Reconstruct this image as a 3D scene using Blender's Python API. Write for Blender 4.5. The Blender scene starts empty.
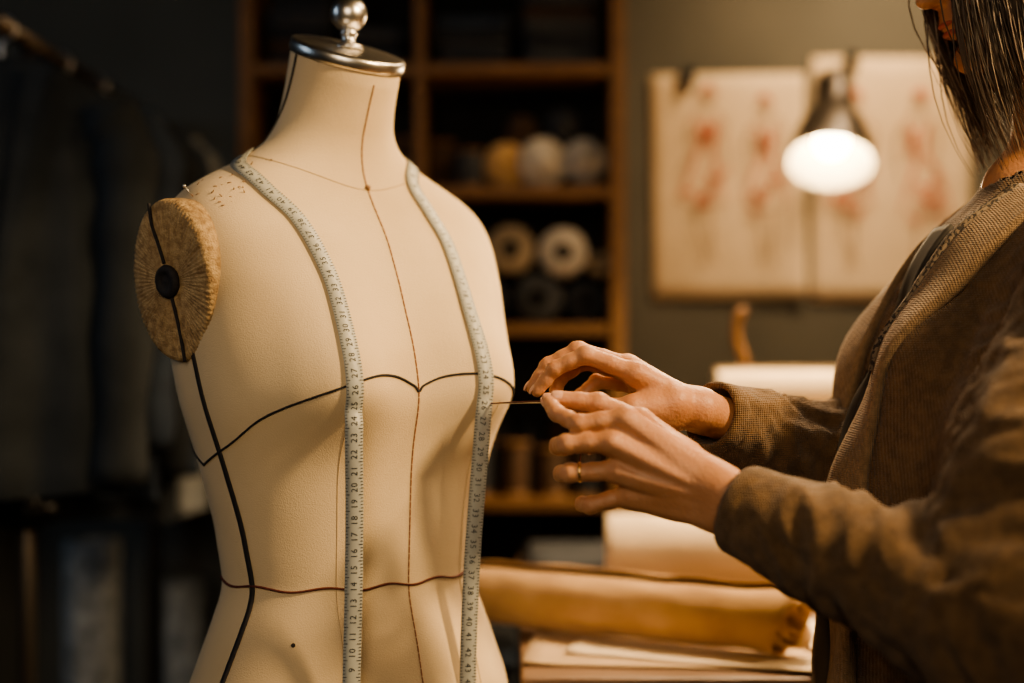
import bpy, math, random
import numpy as np
from mathutils import Vector, Matrix, noise
from mathutils.bvhtree import BVHTree
random.seed(7); np.random.seed(7)
ZC = 1.28           # eye height of the photographer (m)
D2R = math.pi/180
col = bpy.context.scene.collection

# ------------------------------------------------------------ materials
def mat(name, c, rough=0.7, metal=0.0, c2=None, scale=20, detail=4, bump=0.0, bscale=200, sheen=0.0, sss=0.0,
        stretch=(1,1,1), emis=None, estr=0, weave=0, spec=None, lo=0.35, hi=0.65):
    m = bpy.data.materials.new(name); m.use_nodes = True
    nt = m.node_tree; b = nt.nodes['Principled BSDF']
    b.inputs['Base Color'].default_value = (*c, 1); b.inputs['Roughness'].default_value = rough
    b.inputs['Metallic'].default_value = metal
    if spec is not None: b.inputs['Specular IOR Level'].default_value = spec
    if sheen: b.inputs['Sheen Weight'].default_value = sheen
    if sss:
        b.inputs['Subsurface Weight'].default_value = sss
        b.inputs['Subsurface Radius'].default_value = (0.012, 0.004, 0.002)
        b.inputs['Subsurface Scale'].default_value = 1.0
    if emis:
        b.inputs['Emission Color'].default_value = (*emis, 1); b.inputs['Emission Strength'].default_value = estr
    tc = nt.nodes.new('ShaderNodeTexCoord'); mp = nt.nodes.new('ShaderNodeMapping')
    mp.inputs['Scale'].default_value = stretch
    nt.links.new(tc.outputs['Object'], mp.inputs['Vector'])
    if c2:
        n = nt.nodes.new('ShaderNodeTexNoise'); n.inputs['Scale'].default_value = scale; n.inputs['Detail'].default_value = detail
        r = nt.nodes.new('ShaderNodeValToRGB')
        r.color_ramp.elements[0].position = lo; r.color_ramp.elements[1].position = hi
        r.color_ramp.elements[0].color = (*c, 1); r.color_ramp.elements[1].color = (*c2, 1)
        nt.links.new(mp.outputs[0], n.inputs['Vector']); nt.links.new(n.outputs['Fac'], r.inputs[0])
        nt.links.new(r.outputs[0], b.inputs['Base Color'])
    h = None
    if bump:
        n2 = nt.nodes.new('ShaderNodeTexNoise'); n2.inputs['Scale'].default_value = bscale; n2.inputs['Detail'].default_value = 3
        nt.links.new(mp.outputs[0], n2.inputs['Vector']); h = n2.outputs['Fac']
        if weave:
            w1 = nt.nodes.new('ShaderNodeTexWave'); w1.bands_direction = 'Z'; w1.inputs['Scale'].default_value = weave
            w1.inputs['Distortion'].default_value = 1.0
            w2 = nt.nodes.new('ShaderNodeTexWave'); w2.bands_direction = 'X'; w2.inputs['Scale'].default_value = weave
            w2.inputs['Distortion'].default_value = 1.0
            for w in (w1, w2): nt.links.new(mp.outputs[0], w.inputs['Vector'])
            a = nt.nodes.new('ShaderNodeMath'); a.operation = 'ADD'
            nt.links.new(w1.outputs['Fac'], a.inputs[0]); nt.links.new(w2.outputs['Fac'], a.inputs[1])
            a2 = nt.nodes.new('ShaderNodeMath'); a2.operation = 'MULTIPLY_ADD'; a2.inputs[1].default_value = 0.35
            nt.links.new(a.outputs[0], a2.inputs[0]); nt.links.new(h, a2.inputs[2]); h = a2.outputs[0]
        bp = nt.nodes.new('ShaderNodeBump'); bp.inputs['Strength'].default_value = bump; bp.inputs['Distance'].default_value = 0.002
        nt.links.new(h, bp.inputs['Height']); nt.links.new(bp.outputs[0], b.inputs['Normal'])
    return m

M = {}
M['linen'] = mat('linen', (0.70,0.545,0.345), 0.85, c2=(0.55,0.41,0.245), scale=7, detail=12, bump=0.32, bscale=800, sheen=0.1, lo=0.3, hi=0.8)
M['linen_seam'] = mat('linen_stitch', (0.26,0.11,0.06), 0.9)
M['linen_groove'] = mat('linen_groove', (0.44,0.32,0.19), 0.9)
M['black_tape'] = mat('black_twill_tape', (0.014,0.012,0.014), 0.8, c2=(0.025,0.02,0.02), scale=300)
M['red_thread'] = mat('dark_red_thread', (0.13,0.028,0.02), 0.8, c2=(0.08,0.02,0.015), scale=200)
M['plate'] = mat('corded_tan_cloth', (0.44,0.31,0.165), 0.9, c2=(0.25,0.160,0.08), scale=140, bump=1.0, bscale=420)
M['chrome'] = mat('brushed_steel', (0.75,0.71,0.65), 0.32, 1.0, c2=(0.6,0.57,0.52), scale=30, bump=0.05)
M['blackmetal'] = mat('black_metal', (0.02,0.02,0.02), 0.35, 0.6, c2=(0.03,0.03,0.03))
M['tape'] = mat('tape_vinyl', (0.43,0.43,0.38), 0.5, c2=(0.36,0.36,0.325), scale=15)
M['ink'] = mat('tape_ink', (0.02,0.022,0.025), 0.6)
M['skin'] = mat('skin', (0.46,0.215,0.105), 0.5, c2=(0.53,0.265,0.14), scale=35, bump=0.35, bscale=300, sss=0.10)
M['nail'] = mat('nail', (0.64,0.37,0.25), 0.28)
M['lips'] = mat('lips', (0.42,0.10,0.08), 0.4)
M['eye'] = mat('eye_white', (0.7,0.68,0.65), 0.2)
M['iris'] = mat('iris', (0.05,0.03,0.02), 0.2)
M['gold'] = mat('gold', (0.80,0.52,0.22), 0.3, 1.0)
M['hair'] = mat('hair_dark', (0.065,0.042,0.028), 0.5, c2=(0.14,0.092,0.06), scale=60, stretch=(1,1,0.1))
M['hair2'] = mat('hair_highlight', (0.36,0.27,0.18), 0.45, c2=(0.50,0.40,0.29), scale=60)
M['coat'] = mat('brown_knit', (0.100,0.054,0.021), 0.9, c2=(0.165,0.092,0.038), scale=90, detail=8, bump=0.9, bscale=350, sheen=0.15, weave=150, lo=.36, hi=.64)
M['lapel'] = mat('tan_rib_knit', (0.27,0.175,0.095), 0.9, c2=(0.19,0.12,0.062), scale=120, bump=0.7, bscale=260, sheen=0.15, weave=150)
M['shirt'] = mat('dark_shirt', (0.03,0.025,0.02), 0.8)
M['trim'] = mat('checked_trim', (0.03,0.022,0.018), 0.8, c2=(0.20,0.15,0.10), scale=260, lo=0.48, hi=0.52)
M['trousers'] = mat('trousers', (0.02,0.022,0.03), 0.85, c2=(0.03,0.03,0.04), scale=40)
M['leather'] = mat('shoe_leather', (0.03,0.02,0.015), 0.4)
M['wall'] = mat('wall_paint', (0.100,0.098,0.082), 0.85, c2=(0.130,0.126,0.105), scale=2.5, bump=0.15, bscale=60)
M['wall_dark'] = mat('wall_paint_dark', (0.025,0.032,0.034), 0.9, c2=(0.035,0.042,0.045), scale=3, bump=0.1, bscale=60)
M['floor'] = mat('floor_boards', (0.04,0.028,0.02), 0.6, c2=(0.07,0.05,0.03), scale=6, stretch=(8,0.6,1))
M['ceil'] = mat('ceiling_paint', (0.10,0.10,0.09), 0.9)
M['wood'] = mat('shelf_wood', (0.16,0.078,0.029), 0.6, c2=(0.21,0.108,0.044), scale=14, stretch=(1,1,6), bump=0.1, bscale=80)
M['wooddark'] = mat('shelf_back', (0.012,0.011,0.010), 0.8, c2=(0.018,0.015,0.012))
M['tablewood'] = mat('table_wood', (0.16,0.09,0.045), 0.5, c2=(0.22,0.13,0.07), scale=8, stretch=(1,10,1), bump=0.08, bscale=80)
M['paper'] = mat('paper', (0.74,0.61,0.43), 0.8, c2=(0.60,0.48,0.32), scale=5, detail=6)
M['kraft'] = mat('kraft_paper', (0.54,0.39,0.24), 0.8, c2=(0.46,0.33,0.19), scale=12)
M['redpencil'] = mat('red_pencil', (0.52,0.13,0.07), 0.8)
M['brownpencil'] = mat('brown_pencil', (0.28,0.17,0.10), 0.8)
M['tancloth'] = mat('tan_cloth', (0.56,0.35,0.16), 0.9, c2=(0.42,0.25,0.11), scale=14, bump=0.5, bscale=250, sheen=0.2)
M['cream'] = mat('cream_cloth', (0.70,0.56,0.37), 0.85, c2=(0.62,0.49,0.32), scale=12, bump=0.3, bscale=200)
M['white'] = mat('white_thread', (0.58,0.53,0.45), 0.8, c2=(0.42,0.38,0.32), scale=40)
M['creamroll'] = mat('lining_roll', (0.40,0.32,0.22), 0.85, c2=(0.28,0.22,0.15), scale=12)
M['greyc'] = mat('grey_cloth', (0.05,0.054,0.058), 0.9, c2=(0.035,0.038,0.045), scale=20)
M['darkc'] = mat('charcoal_cloth', (0.018,0.022,0.028), 0.9, c2=(0.032,0.036,0.042), scale=20, bump=0.3)
M['navy'] = mat('navy_cloth', (0.014,0.024,0.042), 0.85, c2=(0.026,0.042,0.068), scale=15, bump=0.4, bscale=150)
M['black'] = mat('black_cloth', (0.009,0.013,0.017), 0.9, c2=(0.018,0.023,0.028), scale=15, bump=0.4, bscale=150)
M['brownc'] = mat('brown_cloth', (0.10,0.055,0.03), 0.9, c2=(0.06,0.036,0.02), scale=20)
M['paleshirt'] = mat('pale_cloth', (0.34,0.36,0.36), 0.9, c2=(0.14,0.15,0.15), scale=40, bump=0.3)
M['shade'] = mat('lamp_enamel', (0.035,0.028,0.022), 0.4, 0.3, c2=(0.05,0.04,0.03))
M['shadein'] = mat('lamp_inside', (0.80,0.74,0.62), 0.5, c2=(0.78,0.72,0.60))
M['bulb'] = mat('bulb_glass', (1,1,1), 0.3, emis=(1.0,0.78,0.48), estr=30)
M['rackmetal'] = mat('rack_metal', (0.17,0.145,0.12), 0.4, 0.9)

# ------------------------------------------------------------ mesh helpers
def root(name, loc):
    e = bpy.data.objects.new(name, None); e.location = loc; e.empty_display_size = 0.05; col.objects.link(e); return e
def addp(o, parent):
    if parent is not None:
        o.parent = parent; o.matrix_parent_inverse = Matrix.Translation(-Vector(parent.location))
def mobj(name, v, f, m, parent=None, smooth=True, mi=None):
    me = bpy.data.meshes.new(name); me.from_pydata([tuple(map(float, p)) for p in v], [], [tuple(map(int, q)) for q in f])
    ms = m if isinstance(m, (list, tuple)) else [m]
    for k in ms: me.materials.append(k)
    if smooth: me.polygons.foreach_set('use_smooth', [True]*len(me.polygons))
    if mi is not None: me.polygons.foreach_set('material_index', mi)
    me.update(); o = bpy.data.objects.new(name, me); col.objects.link(o); addp(o, parent); return o
def bevel(o, w=0.004, s=2):
    md = o.modifiers.new('b', 'BEVEL'); md.width = w; md.segments = s; md.limit_method = 'ANGLE'; return o
def solid(o, t, off=0):
    md = o.modifiers.new('t', 'SOLIDIFY'); md.thickness = t; md.offset = off; return o

class MB:
    def __init__(s): s.v = []; s.f = []; s.mi = []
    def add(s, v, f, mi=0):
        n = len(s.v); s.v += [Vector(p) for p in v]; s.f += [tuple(i+n for i in q) for q in f]; s.mi += [mi]*len(f)
    def box(s, lo, hi, mi=0):
        x0,y0,z0 = lo; x1,y1,z1 = hi
        v = [Vector(p) for p in ((x0,y0,z0),(x1,y0,z0),(x1,y1,z0),(x0,y1,z0),(x0,y0,z1),(x1,y0,z1),(x1,y1,z1),(x0,y1,z1))]
        s.add(v, [(0,3,2,1),(4,5,6,7),(0,1,5,4),(1,2,6,5),(2,3,7,6),(3,0,4,7)], mi)
    def lathe(s, prof, T, seg=32, mi=0, wob=None):
        v = []; f = []
        for j,(r,z) in enumerate(prof):
            for i in range(seg):
                a = 2*math.pi*i/seg; rr = r*(1+(wob(a, z) if wob else 0))
                v.append(T @ Vector((rr*math.cos(a), rr*math.sin(a), z)))
        for j in range(len(prof)-1):
            for i in range(seg):
                k = (i+1) % seg
                f.append((j*seg+i, j*seg+k, (j+1)*seg+k, (j+1)*seg+i))
        s.add(v, f, mi)
    def tube(s, pts, rads, seg=12, mi=0, caps=True):
        pts = [Vector(p) for p in pts]; v = []; f = []
        t0 = (pts[1]-pts[0]).normalized(); u = t0.orthogonal().normalized()
        for i,p in enumerate(pts):
            t = (pts[min(i+1,len(pts)-1)]-pts[max(i-1,0)]).normalized()
            u = (u - t*u.dot(t)).normalized(); w = t.cross(u)
            r = rads[i] if isinstance(rads,(list,tuple)) else rads
            for k in range(seg):
                a = 2*math.pi*k/seg; v.append(p+(u*math.cos(a)+w*math.sin(a))*r)
        for j in range(len(pts)-1):
            for i in range(seg):
                k = (i+1)%seg; f.append((j*seg+i, j*seg+k, (j+1)*seg+k, (j+1)*seg+i))
        if caps:
            f.append(tuple(reversed(range(seg)))); n = (len(pts)-1)*seg; f.append(tuple(n+i for i in range(seg)))
        s.add(v, f, mi)
    def obj(s, name, m, parent=None, smooth=True): return mobj(name, s.v, s.f, m, parent, smooth, s.mi)

def zdir(p, d, up=None):
    d = Vector(d).normalized(); q = d.to_track_quat('Z','Y'); return Matrix.Translation(Vector(p)) @ q.to_matrix().to_4x4()
def catmull(P, n=10):
    P = [Vector(p) for p in P]; out = []
    for i in range(len(P)-1):
        a = P[max(i-1,0)]; b = P[i]; c = P[i+1]; d = P[min(i+2,len(P)-1)]
        for k in range(n):
            t = k/n
            out.append(0.5*((2*b)+(c-a)*t+(2*a-5*b+4*c-d)*t*t+(3*b-a-3*c+d)*t**3))
    out.append(P[-1]); return out
def interp(tab, z):
    xs = [r[0] for r in tab]
    return [float(np.interp(z, xs, [r[k] for r in tab])) for k in range(1, len(tab[0]))]

# ------------------------------------------------------------ SDF modelling
class Sdf:
    def __init__(s, lo, hi, h):
        s.lo = np.array(lo, float); s.h = h; s.n = np.ceil((np.array(hi)-s.lo)/h).astype(int)+1
        s.ax = [s.lo[i]+np.arange(s.n[i])*h for i in range(3)]
    def new(s): return np.full(tuple(s.n), 1.0, np.float32)
    def reg(s, lo, hi):
        a = np.clip(np.floor((lo-s.lo)/s.h).astype(int), 0, s.n); b = np.clip(np.ceil((hi-s.lo)/s.h).astype(int)+1, 0, s.n)
        sl = tuple(slice(a[i], b[i]) for i in range(3))
        X = s.ax[0][sl[0]][:,None,None]; Y = s.ax[1][sl[1]][None,:,None]; Z = s.ax[2][sl[2]][None,None,:]
        return sl, X, Y, Z
    def comb(s, F, sl, d, k, sub):
        a = F[sl]
        if sub:
            a = -a
            hh = np.maximum(k-np.abs(a-d),0)/k if k > 0 else 0
            F[sl] = -(np.minimum(a,d)-hh*hh*k/4)
        else:
            hh = np.maximum(k-np.abs(a-d),0)/k if k > 0 else 0
            F[sl] = np.minimum(a,d)-hh*hh*k/4
    def cone(s, F, a, b, ra, rb, k=0.0, sub=False, cut=None):
        a = np.array(a,float); b = np.array(b,float); m = max(ra,rb)+k+3*s.h
        sl,X,Y,Z = s.reg(np.minimum(a,b)-m, np.maximum(a,b)+m)
        ba = b-a; L = max((ba**2).sum(),1e-12)
        t = np.clip(((X-a[0])*ba[0]+(Y-a[1])*ba[1]+(Z-a[2])*ba[2])/L, 0, 1)
        d = np.sqrt((X-a[0]-t*ba[0])**2+(Y-a[1]-t*ba[1])**2+(Z-a[2]-t*ba[2])**2)-(ra+(rb-ra)*t)
        if cut is not None:
            q,nn = cut; d = np.maximum(d, (X-q[0])*nn[0]+(Y-q[1])*nn[1]+(Z-q[2])*nn[2])
        s.comb(F, sl, d, k, sub)
    def ell(s, F, c, r, k=0.0, R=None, sub=False):
        c = np.array(c,float); r = np.array(r,float); m = r.max()+k+3*s.h
        sl,X,Y,Z = s.reg(c-m, c+m); x=X-c[0]; y=Y-c[1]; z=Z-c[2]
        if R is not None:
            x,y,z = (x*R[0][0]+y*R[0][1]+z*R[0][2]), (x*R[1][0]+y*R[1][1]+z*R[1][2]), (x*R[2][0]+y*R[2][1]+z*R[2][2])
        k0 = np.sqrt((x/r[0])**2+(y/r[1])**2+(z/r[2])**2); k1 = np.sqrt((x/r[0]**2)**2+(y/r[1]**2)**2+(z/r[2]**2)**2)+1e-9
        s.comb(F, sl, k0*(k0-1)/k1, k, sub)
    def mesh(s, f):
        n = f.shape; cs = tuple(i-1 for i in n)
        acc = np.zeros(cs+(3,), np.float32); cnt = np.zeros(cs, np.float32); neg = f < 0; crs = []
        for ax in range(3):
            s0=[slice(None)]*3; s1=[slice(None)]*3; s0[ax]=slice(0,-1); s1[ax]=slice(1,None); s0=tuple(s0); s1=tuple(s1)
            a=f[s0]; b=f[s1]; cr = neg[s0]!=neg[s1]; den=a-b; t=np.where(cr, a/np.where(den==0,1,den), 0)
            o=[i for i in range(3) if i!=ax]
            for d0 in (0,1):
                for d1 in (0,1):
                    q=[slice(None)]*3; q[o[0]]=slice(d0,d0+cs[o[0]]); q[o[1]]=slice(d1,d1+cs[o[1]]); q=tuple(q)
                    c=cr[q]; acc[...,ax]+=np.where(c,t[q],0); acc[...,o[0]]+=c*d0; acc[...,o[1]]+=c*d1; cnt+=c
            crs.append((cr, neg[s0]))
        m=cnt>0; idx=np.full(cs,-1,int); idx[m]=np.arange(m.sum()); ijk=np.argwhere(m)
        v=(ijk+acc[m]/cnt[m][:,None])*s.h+s.lo; F=[]
        for ax in range(3):
            cr,ng=crs[ax]; o=[i for i in range(3) if i!=ax]; e=np.argwhere(cr)
            ok=(e[:,o[0]]>=1)&(e[:,o[0]]<=n[o[0]]-2)&(e[:,o[1]]>=1)&(e[:,o[1]]<=n[o[1]]-2); e=e[ok]
            nn=ng[tuple(e.T)]
            qs=[]
            for (d0,d1) in ((1,1),(0,1),(0,0),(1,0)):
                g=e.copy(); g[:,o[0]]-=d0; g[:,o[1]]-=d1; qs.append(idx[tuple(g.T)])
            q=np.stack(qs,1); flip = nn if ax==1 else ~nn
            q[flip]=q[flip][:,::-1]; F.append(q)
        return v, np.concatenate(F)

# =================================================================== ROOM
def wall(name, lo, hi, m):
    b = MB(); b.box(lo, hi); return b.obj(name, m, smooth=False)
wall('floor', (-2.3,-1.6,-0.05), (2.4,3.15,0.0), M['floor'])
wall('ceiling', (-2.3,-1.6,2.75), (2.4,3.15,2.8), M['ceil'])
wall('wall_back', (-2.3,3.06,0), (2.4,3.15,2.75), M['wall'])
wall('wall_left', (-2.4,-1.6,0), (-2.3,3.15,2.75), M['wall_dark'])
wall('wall_right', (2.4,-1.6,0), (2.5,3.15,2.75), M['wall'])
wall('wall_front', (-2.3,-1.7,0), (2.4,-1.6,2.75), M['wall_dark'])
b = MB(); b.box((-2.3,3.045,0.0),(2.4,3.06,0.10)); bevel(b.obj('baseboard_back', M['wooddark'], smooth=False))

# =================================================================== DRESS FORM
AX = Vector((-0.176, 1.50, 0)); TH = 40*D2R
Ff = Vector((math.sin(TH), -math.cos(TH), 0))      # the form's front
Fl = Vector((math.cos(TH), math.sin(TH), 0))       # the form's own left
TAB = [(-.545,.165,.128,.120,.010,2.2),(-.45,.184,.142,.140,.010,2.2),(-.36,.176,.134,.132,.010,2.2),(-.30,.154,.119,.112,.010,2.2),
       (-.248,.135,.105,.096,.008,2.2),(-.18,.145,.110,.103,.006,2.2),(-.11,.162,.115,.112,.003,2.3),(-.06,.175,.119,.118,.0,2.5),
       (0,.181,.115,.122,-.006,2.7),(.06,.183,.106,.116,-.012,3.0),(.105,.184,.094,.104,-.018,2.95),(.135,.181,.079,.090,-.024,2.8),
       (.157,.163,.068,.078,-.027,2.5),(.175,.129,.062,.070,-.029,2.2),(.192,.095,.059,.063,-.029,2.05),(.208,.073,.058,.058,-.026,2),
       (.232,.0625,.056,.055,-.018,2),(.265,.0590,.055,.054,-.008,2),(.300,.0585,.055,.054,.003,2)]
def smoothtab(z):
    w = 0; acc = np.zeros(5)
    for dz,ww in ((-.016,1),(-.008,2),(0,3),(.008,2),(.016,1)):
        acc += ww*np.array(interp(TAB, z+dz)); w += ww
    return acc/w
def S(phi, z):
    a,bf,bb,c,n = smoothtab(z)
    cx, sy = math.cos(phi), math.sin(phi); bd = bf if sy > 0 else bb
    r = (abs(cx/a)**n + abs(sy/bd)**n)**(-1/n)
    x = r*cx; y = r*sy
    if sy > 0:
        sg = 0.060 if z > -.04 else 0.038
        wf = min(1, sy*1.6)
        for sx in (-.078, .078):
            y += 0.044*math.exp(-((x-sx)**2)/(2*.041**2)-((z+.04)**2)/(2*sg**2))*wf
        x += math.copysign(.010,cx)*min(1,abs(x)/.1)*math.exp(-((z+.035)**2)/(2*.05**2))*wf
    y += c
    zz = z
    if z > .212: zz = z - (y-c)*0.40*min(1,(z-.212)/.07)   # neck top slopes to the front
    return AX + Fl*x + Ff*y + Vector((0,0,ZC+zz))
NS = 192; ZL = list(np.linspace(-.545,.12,110))+list(np.linspace(.124,.300,60))
v = []; f = []
for z in ZL:
    for i in range(NS): v.append(S(2*math.pi*i/NS, z))
for j in range(len(ZL)-1):
    for i in range(NS):
        k=(i+1)%NS; f.append((j*NS+i, j*NS+k, (j+1)*NS+k, (j+1)*NS+i))
f.append(tuple(reversed(range(NS)))); nn=(len(ZL)-1)*NS; f.append(tuple(nn+i for i in range(NS)))
form = root('dress_form', (AX.x, AX.y, 0))
torso = mobj('torso', v, f, M['linen'], form)
bvh = BVHTree.FromPolygons(v, f)

def on_surf(p, off):
    q,nrm,_,_ = bvh.find_nearest(p)
    out = (q-(AX+Vector((0,0,q.z))))
    if nrm.dot(out) < 0: nrm = -nrm
    return q+nrm*off, nrm
def strip(b, pts, w, off, mi=0, th=0.0012):
    P=[]; N=[]
    for p in pts:
        q,n = on_surf(p, off); P.append(q); N.append(n)
    v=[];f=[]
    for i,p in enumerate(P):
        t=(P[min(i+1,len(P)-1)]-P[max(i-1,0)]).normalized(); s=t.cross(N[i]).normalized()
        v += [p-s*w/2-N[i]*th*1.5, p-s*w/2+N[i]*th*.5, p+s*w/2+N[i]*th*.5, p+s*w/2-N[i]*th*1.5]
    for i in range(len(P)-1):
        for k in range(3): f.append((i*4+k, i*4+k+1, i*4+5+k, i*4+4+k))
    b.add(v,f,mi)
def pathS(pz, n=12):
    return [S(p.x, p.y) for p in catmull([Vector((a*D2R, z, 0)) for a,z in pz], n)]
b = MB()
for sgn in (1,-1):
    A = (lambda a: a) if sgn==1 else (lambda a: 180-a)
    strip(b, pathS([(A(176),-.005),(A(173),-.06),(A(171),-.12),(A(168),-.2),(A(167),-.25),(A(171),-.32),(A(176),-.42),(A(176),-.53)]), .0058, .0008)
    strip(b, pathS([(A(181),.296),(A(186),.25),(A(196),.215),(A(188),.19)]), .0025, .0008)
bl = [(185,-.122),(165,-.098),(150,-.070),(132,-.045),(118,-.033),(104,-.034),(93,-.043),(90,-.049),(87,-.043),(76,-.034),(62,-.033),(48,-.045),(30,-.070),(12,-.098),(-5,-.122)]
strip(b, pathS(bl), .0019, .0010)
strip(b, pathS([(185,-.122),(215,-.09),(250,-.07),(270,-.066),(290,-.07),(325,-.09),(355,-.122)]), .0019, .0008)
b.obj('black_style_lines', M['black_tape'], form)
b = MB()
strip(b, [S(a*D2R, -.240+.002*math.sin(a*.2)) for a in range(0,363,3)], .0020, .0010)
b.obj('waist_line', M['red_thread'], form)
b = MB()
for ph in (90,270):
    zz=.285
    while zz > -.54:
        strip(b, [S(ph*D2R, zz-k*.0022) for k in range(4)], .0010, .0004); zz -= .0074
b.obj('stitch_lines', M['linen_seam'], form)
b = MB()
strip(b, [S(a*D2R, .190-.034*max(0,math.sin(a*D2R))**1.5) for a in range(0,363,4)], .0008, .0001)
for sx in (-1,1):
    pts=[]
    for z in np.linspace(-.06,-.54,60):
        a,bf,bb,c,n = smoothtab(z); pts.append(S(math.atan2(bf*.85, sx*.074), z))
    strip(b, pts, .0005, .00003)
b.obj('panel_seams', M['linen_groove'], form)
b = MB(); q,n = on_surf(S(math.pi/2,.158),.001); b.tube([q,q+n*.003],[.0032,.002],10)
b.obj('neck_knot', M['brownpencil'], form)
b = MB(); q,n = on_surf(S(146*D2R,-.29),.0002); b.tube([q,q+n*.0008],[.0022,.0018],10); b.obj('ink_spot', M['black_tape'], form)

# neck cap + finial
ctop = AX + Ff*.003 + Vector((0,0,ZC+.297)); ncap = (Vector((0,0,1))+Ff*0.40).normalized()
T = zdir(ctop, ncap)
b = MB()
b.lathe([(0,-.003),(.056,-.003),(.0600,-.002),(.0615,.001),(.0615,.0085),(.0600,.011),(.056,.012),(.02,.013),(0,.0135)], T, 64)
b.obj('neck_cap', M['chrome'], form)
b = MB(); T2 = Matrix.Translation(ctop+ncap*.010)
b.lathe([(0,0),(.015,0),(.016,.003),(.010,.006),(.0075,.008),(.0075,.014),(.0095,.016),(.0095,.018),(.007,.020)]+
        [(.0195*math.sin(t*math.pi/14), .038-.0195*math.cos(t*math.pi/14)) for t in range(2,15)], T2, 40)
b.obj('finial', M['chrome'], form)
# arm plate (the form's right armhole)
for sgn in (-1,):
    nr = (Fl*sgn*math.cos(11*D2R) + Ff*math.sin(11*D2R))
    nr = (nr*math.cos(7*D2R) - Vector((0,0,1))*math.sin(7*D2R)).normalized()
    upv = (Vector((0,0,1)) - nr*nr.z).normalized(); sd = nr.cross(upv).normalized()
    C = AX + Fl*sgn*.184 + Ff*(-.012) + Vector((0,0,ZC+.060))
    rings = [(.97,-.024),(1.0,-.004),(1.0,.004),(.985,.009),(.95,.0115),(.90,.0125),(.8,.013),(.7,.0133),(.55,.0132),(.4,.0128),(.25,.0125),(.12,.0122),(.01,.0122)]
    seg=360; v=[];f=[]
    for (rr,h) in rings:
        for i in range(seg):
            a=2*math.pi*i/seg
            pl = (.0006*math.sin(a*90)+.0007*noise.noise(Vector((math.cos(a)*9,math.sin(a)*9,rr*2))))*min(1,rr*1.5)*(1 if h>.003 else 0)
            edge = 1+ (.002*math.sin(a*90)+.010*noise.noise(Vector((math.cos(a)*3,math.sin(a)*3,sgn))))*rr
            v.append(C + nr*(h+pl) + sd*(math.cos(a)*rr*.060*edge) + upv*(math.sin(a)*rr*.080*edge))
    for j in range(len(rings)-1):
        for i in range(seg):
            k=(i+1)%seg; f.append((j*seg+i,j*seg+k,(j+1)*seg+k,(j+1)*seg+i))
    mobj('arm_plate', v, f, M['plate'], form)
    b = MB(); T = zdir(C+nr*.0125, nr)
    b.lathe([(0,0),(.0155,0),(.0165,.003),(.015,.006),(.010,.0075),(.009,.005),(.004,.0045),(0,.005)], T, 36)
    def onp(x,y,h=.0142): return C + nr*h + sd*x*.060 + upv*y*.080
    fs = 1 if sd.dot(Ff) > 0 else -1
    for pts in ([(-.30*fs,.96),(-.28*fs,.7),(-.16*fs,.45),(-.06*fs,.22)],[(.05*fs,-.2),(.14*fs,-.5),(.20*fs,-.8),(.22*fs,-.98)]):
        P = catmull([onp(*q) for q in pts],6); b.tube(P, .0017, 8)
    b.obj('plate_knob', M['black_tape'], form)
b = MB()
for i in range(30):
    t=random.random(); p=S((168+random.uniform(-10,14))*D2R, .132+.052*t)
    q,n=on_surf(p,.0); d=(n*.4+Vector((random.uniform(-1,1),random.uniform(-1,1),random.uniform(-.5,.6)))*.8).normalized()
    b.tube([q,q+d*.002+n*.0005,q+d*.004],[.0006,.0005,.0003],6)
b.obj('loose_threads', M['brownpencil'], form)
b = MB()
for (a,z) in ((176,.145),):
    q,n=on_surf(S(a*D2R,z),0); b.tube([q-n*.003,q+n*.010],.0005,8); b.lathe([(0,-.002),(.0018,-.001),(.0018,.001),(0,.002)], Matrix.Translation(q+n*.011),12)
b.obj('pins', M['chrome'], form)
b = MB()
b.tube([AX+Vector((0,0,.06)), AX+Vector((0,0,.76))],.0125,20)
b.lathe([(.014,0),(.03,.0),(.032,.03),(.014,.035)], Matrix.Translation(AX+Vector((0,0,.62))),24)
for k in range(4):
    a=k*math.pi/2+.4; d=Vector((math.cos(a),math.sin(a),0))
    b.tube(catmull([AX+Vector((0,0,.16)),AX+d*.10+Vector((0,0,.14)),AX+d*.20+Vector((0,0,.05)),AX+d*.24+Vector((0,0,.0125))],6),.0115,12)
b.obj('stand', M['blackmetal'], form)

# =================================================================== MEASURING TAPE
mt = root('measuring_tape', (-0.17,1.34,ZC))
def ray(x, zr):
    h = bvh.ray_cast(Vector((x,0,ZC+zr)), Vector((0,1,0)))
    return h[0], h[1]
Lp = [(-.274,.176),(-.243,.150),(-.209,.118),(-.175,.060),(-.153,-.006),(-.147,-.05)]
Rp = [(-.108,.172),(-.088,.135),(-.063,.088),(-.038,.011),(-.027,-.036)]
def front(pts):
    o=[]
    for x,z in pts:
        h,n = ray(x,z)
        if h is None: h = bvh.find_nearest(Vector((x,1.45,ZC+z)))[0]
        o.append(h)
    return o
Lf = front(Lp); Rf = front(Rp)
back = [AX+Fl*(-.088)+Ff*(-.045)+Vector((0,0,ZC+.192)), AX+Fl*(-.05)+Ff*(-.095)+Vector((0,0,ZC+.196)), AX+Ff*(-.108)+Vector((0,0,ZC+.196)),
        AX+Fl*(.05)+Ff*(-.095)+Vector((0,0,ZC+.196)), AX+Fl*(.088)+Ff*(-.045)+Vector((0,0,ZC+.192))]
apL = Lf[-1]; apR = Rf[-1]
hangL = [Vector((-.147,apL.y-.001,ZC-.10)), Vector((-.147,apL.y+.003,ZC-.16)), Vector((-.148,apL.y+.004,ZC-.24)), Vector((-.150,apL.y+.003,ZC-.33)), Vector((-.151,apL.y+.002,ZC-.44))]
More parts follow.
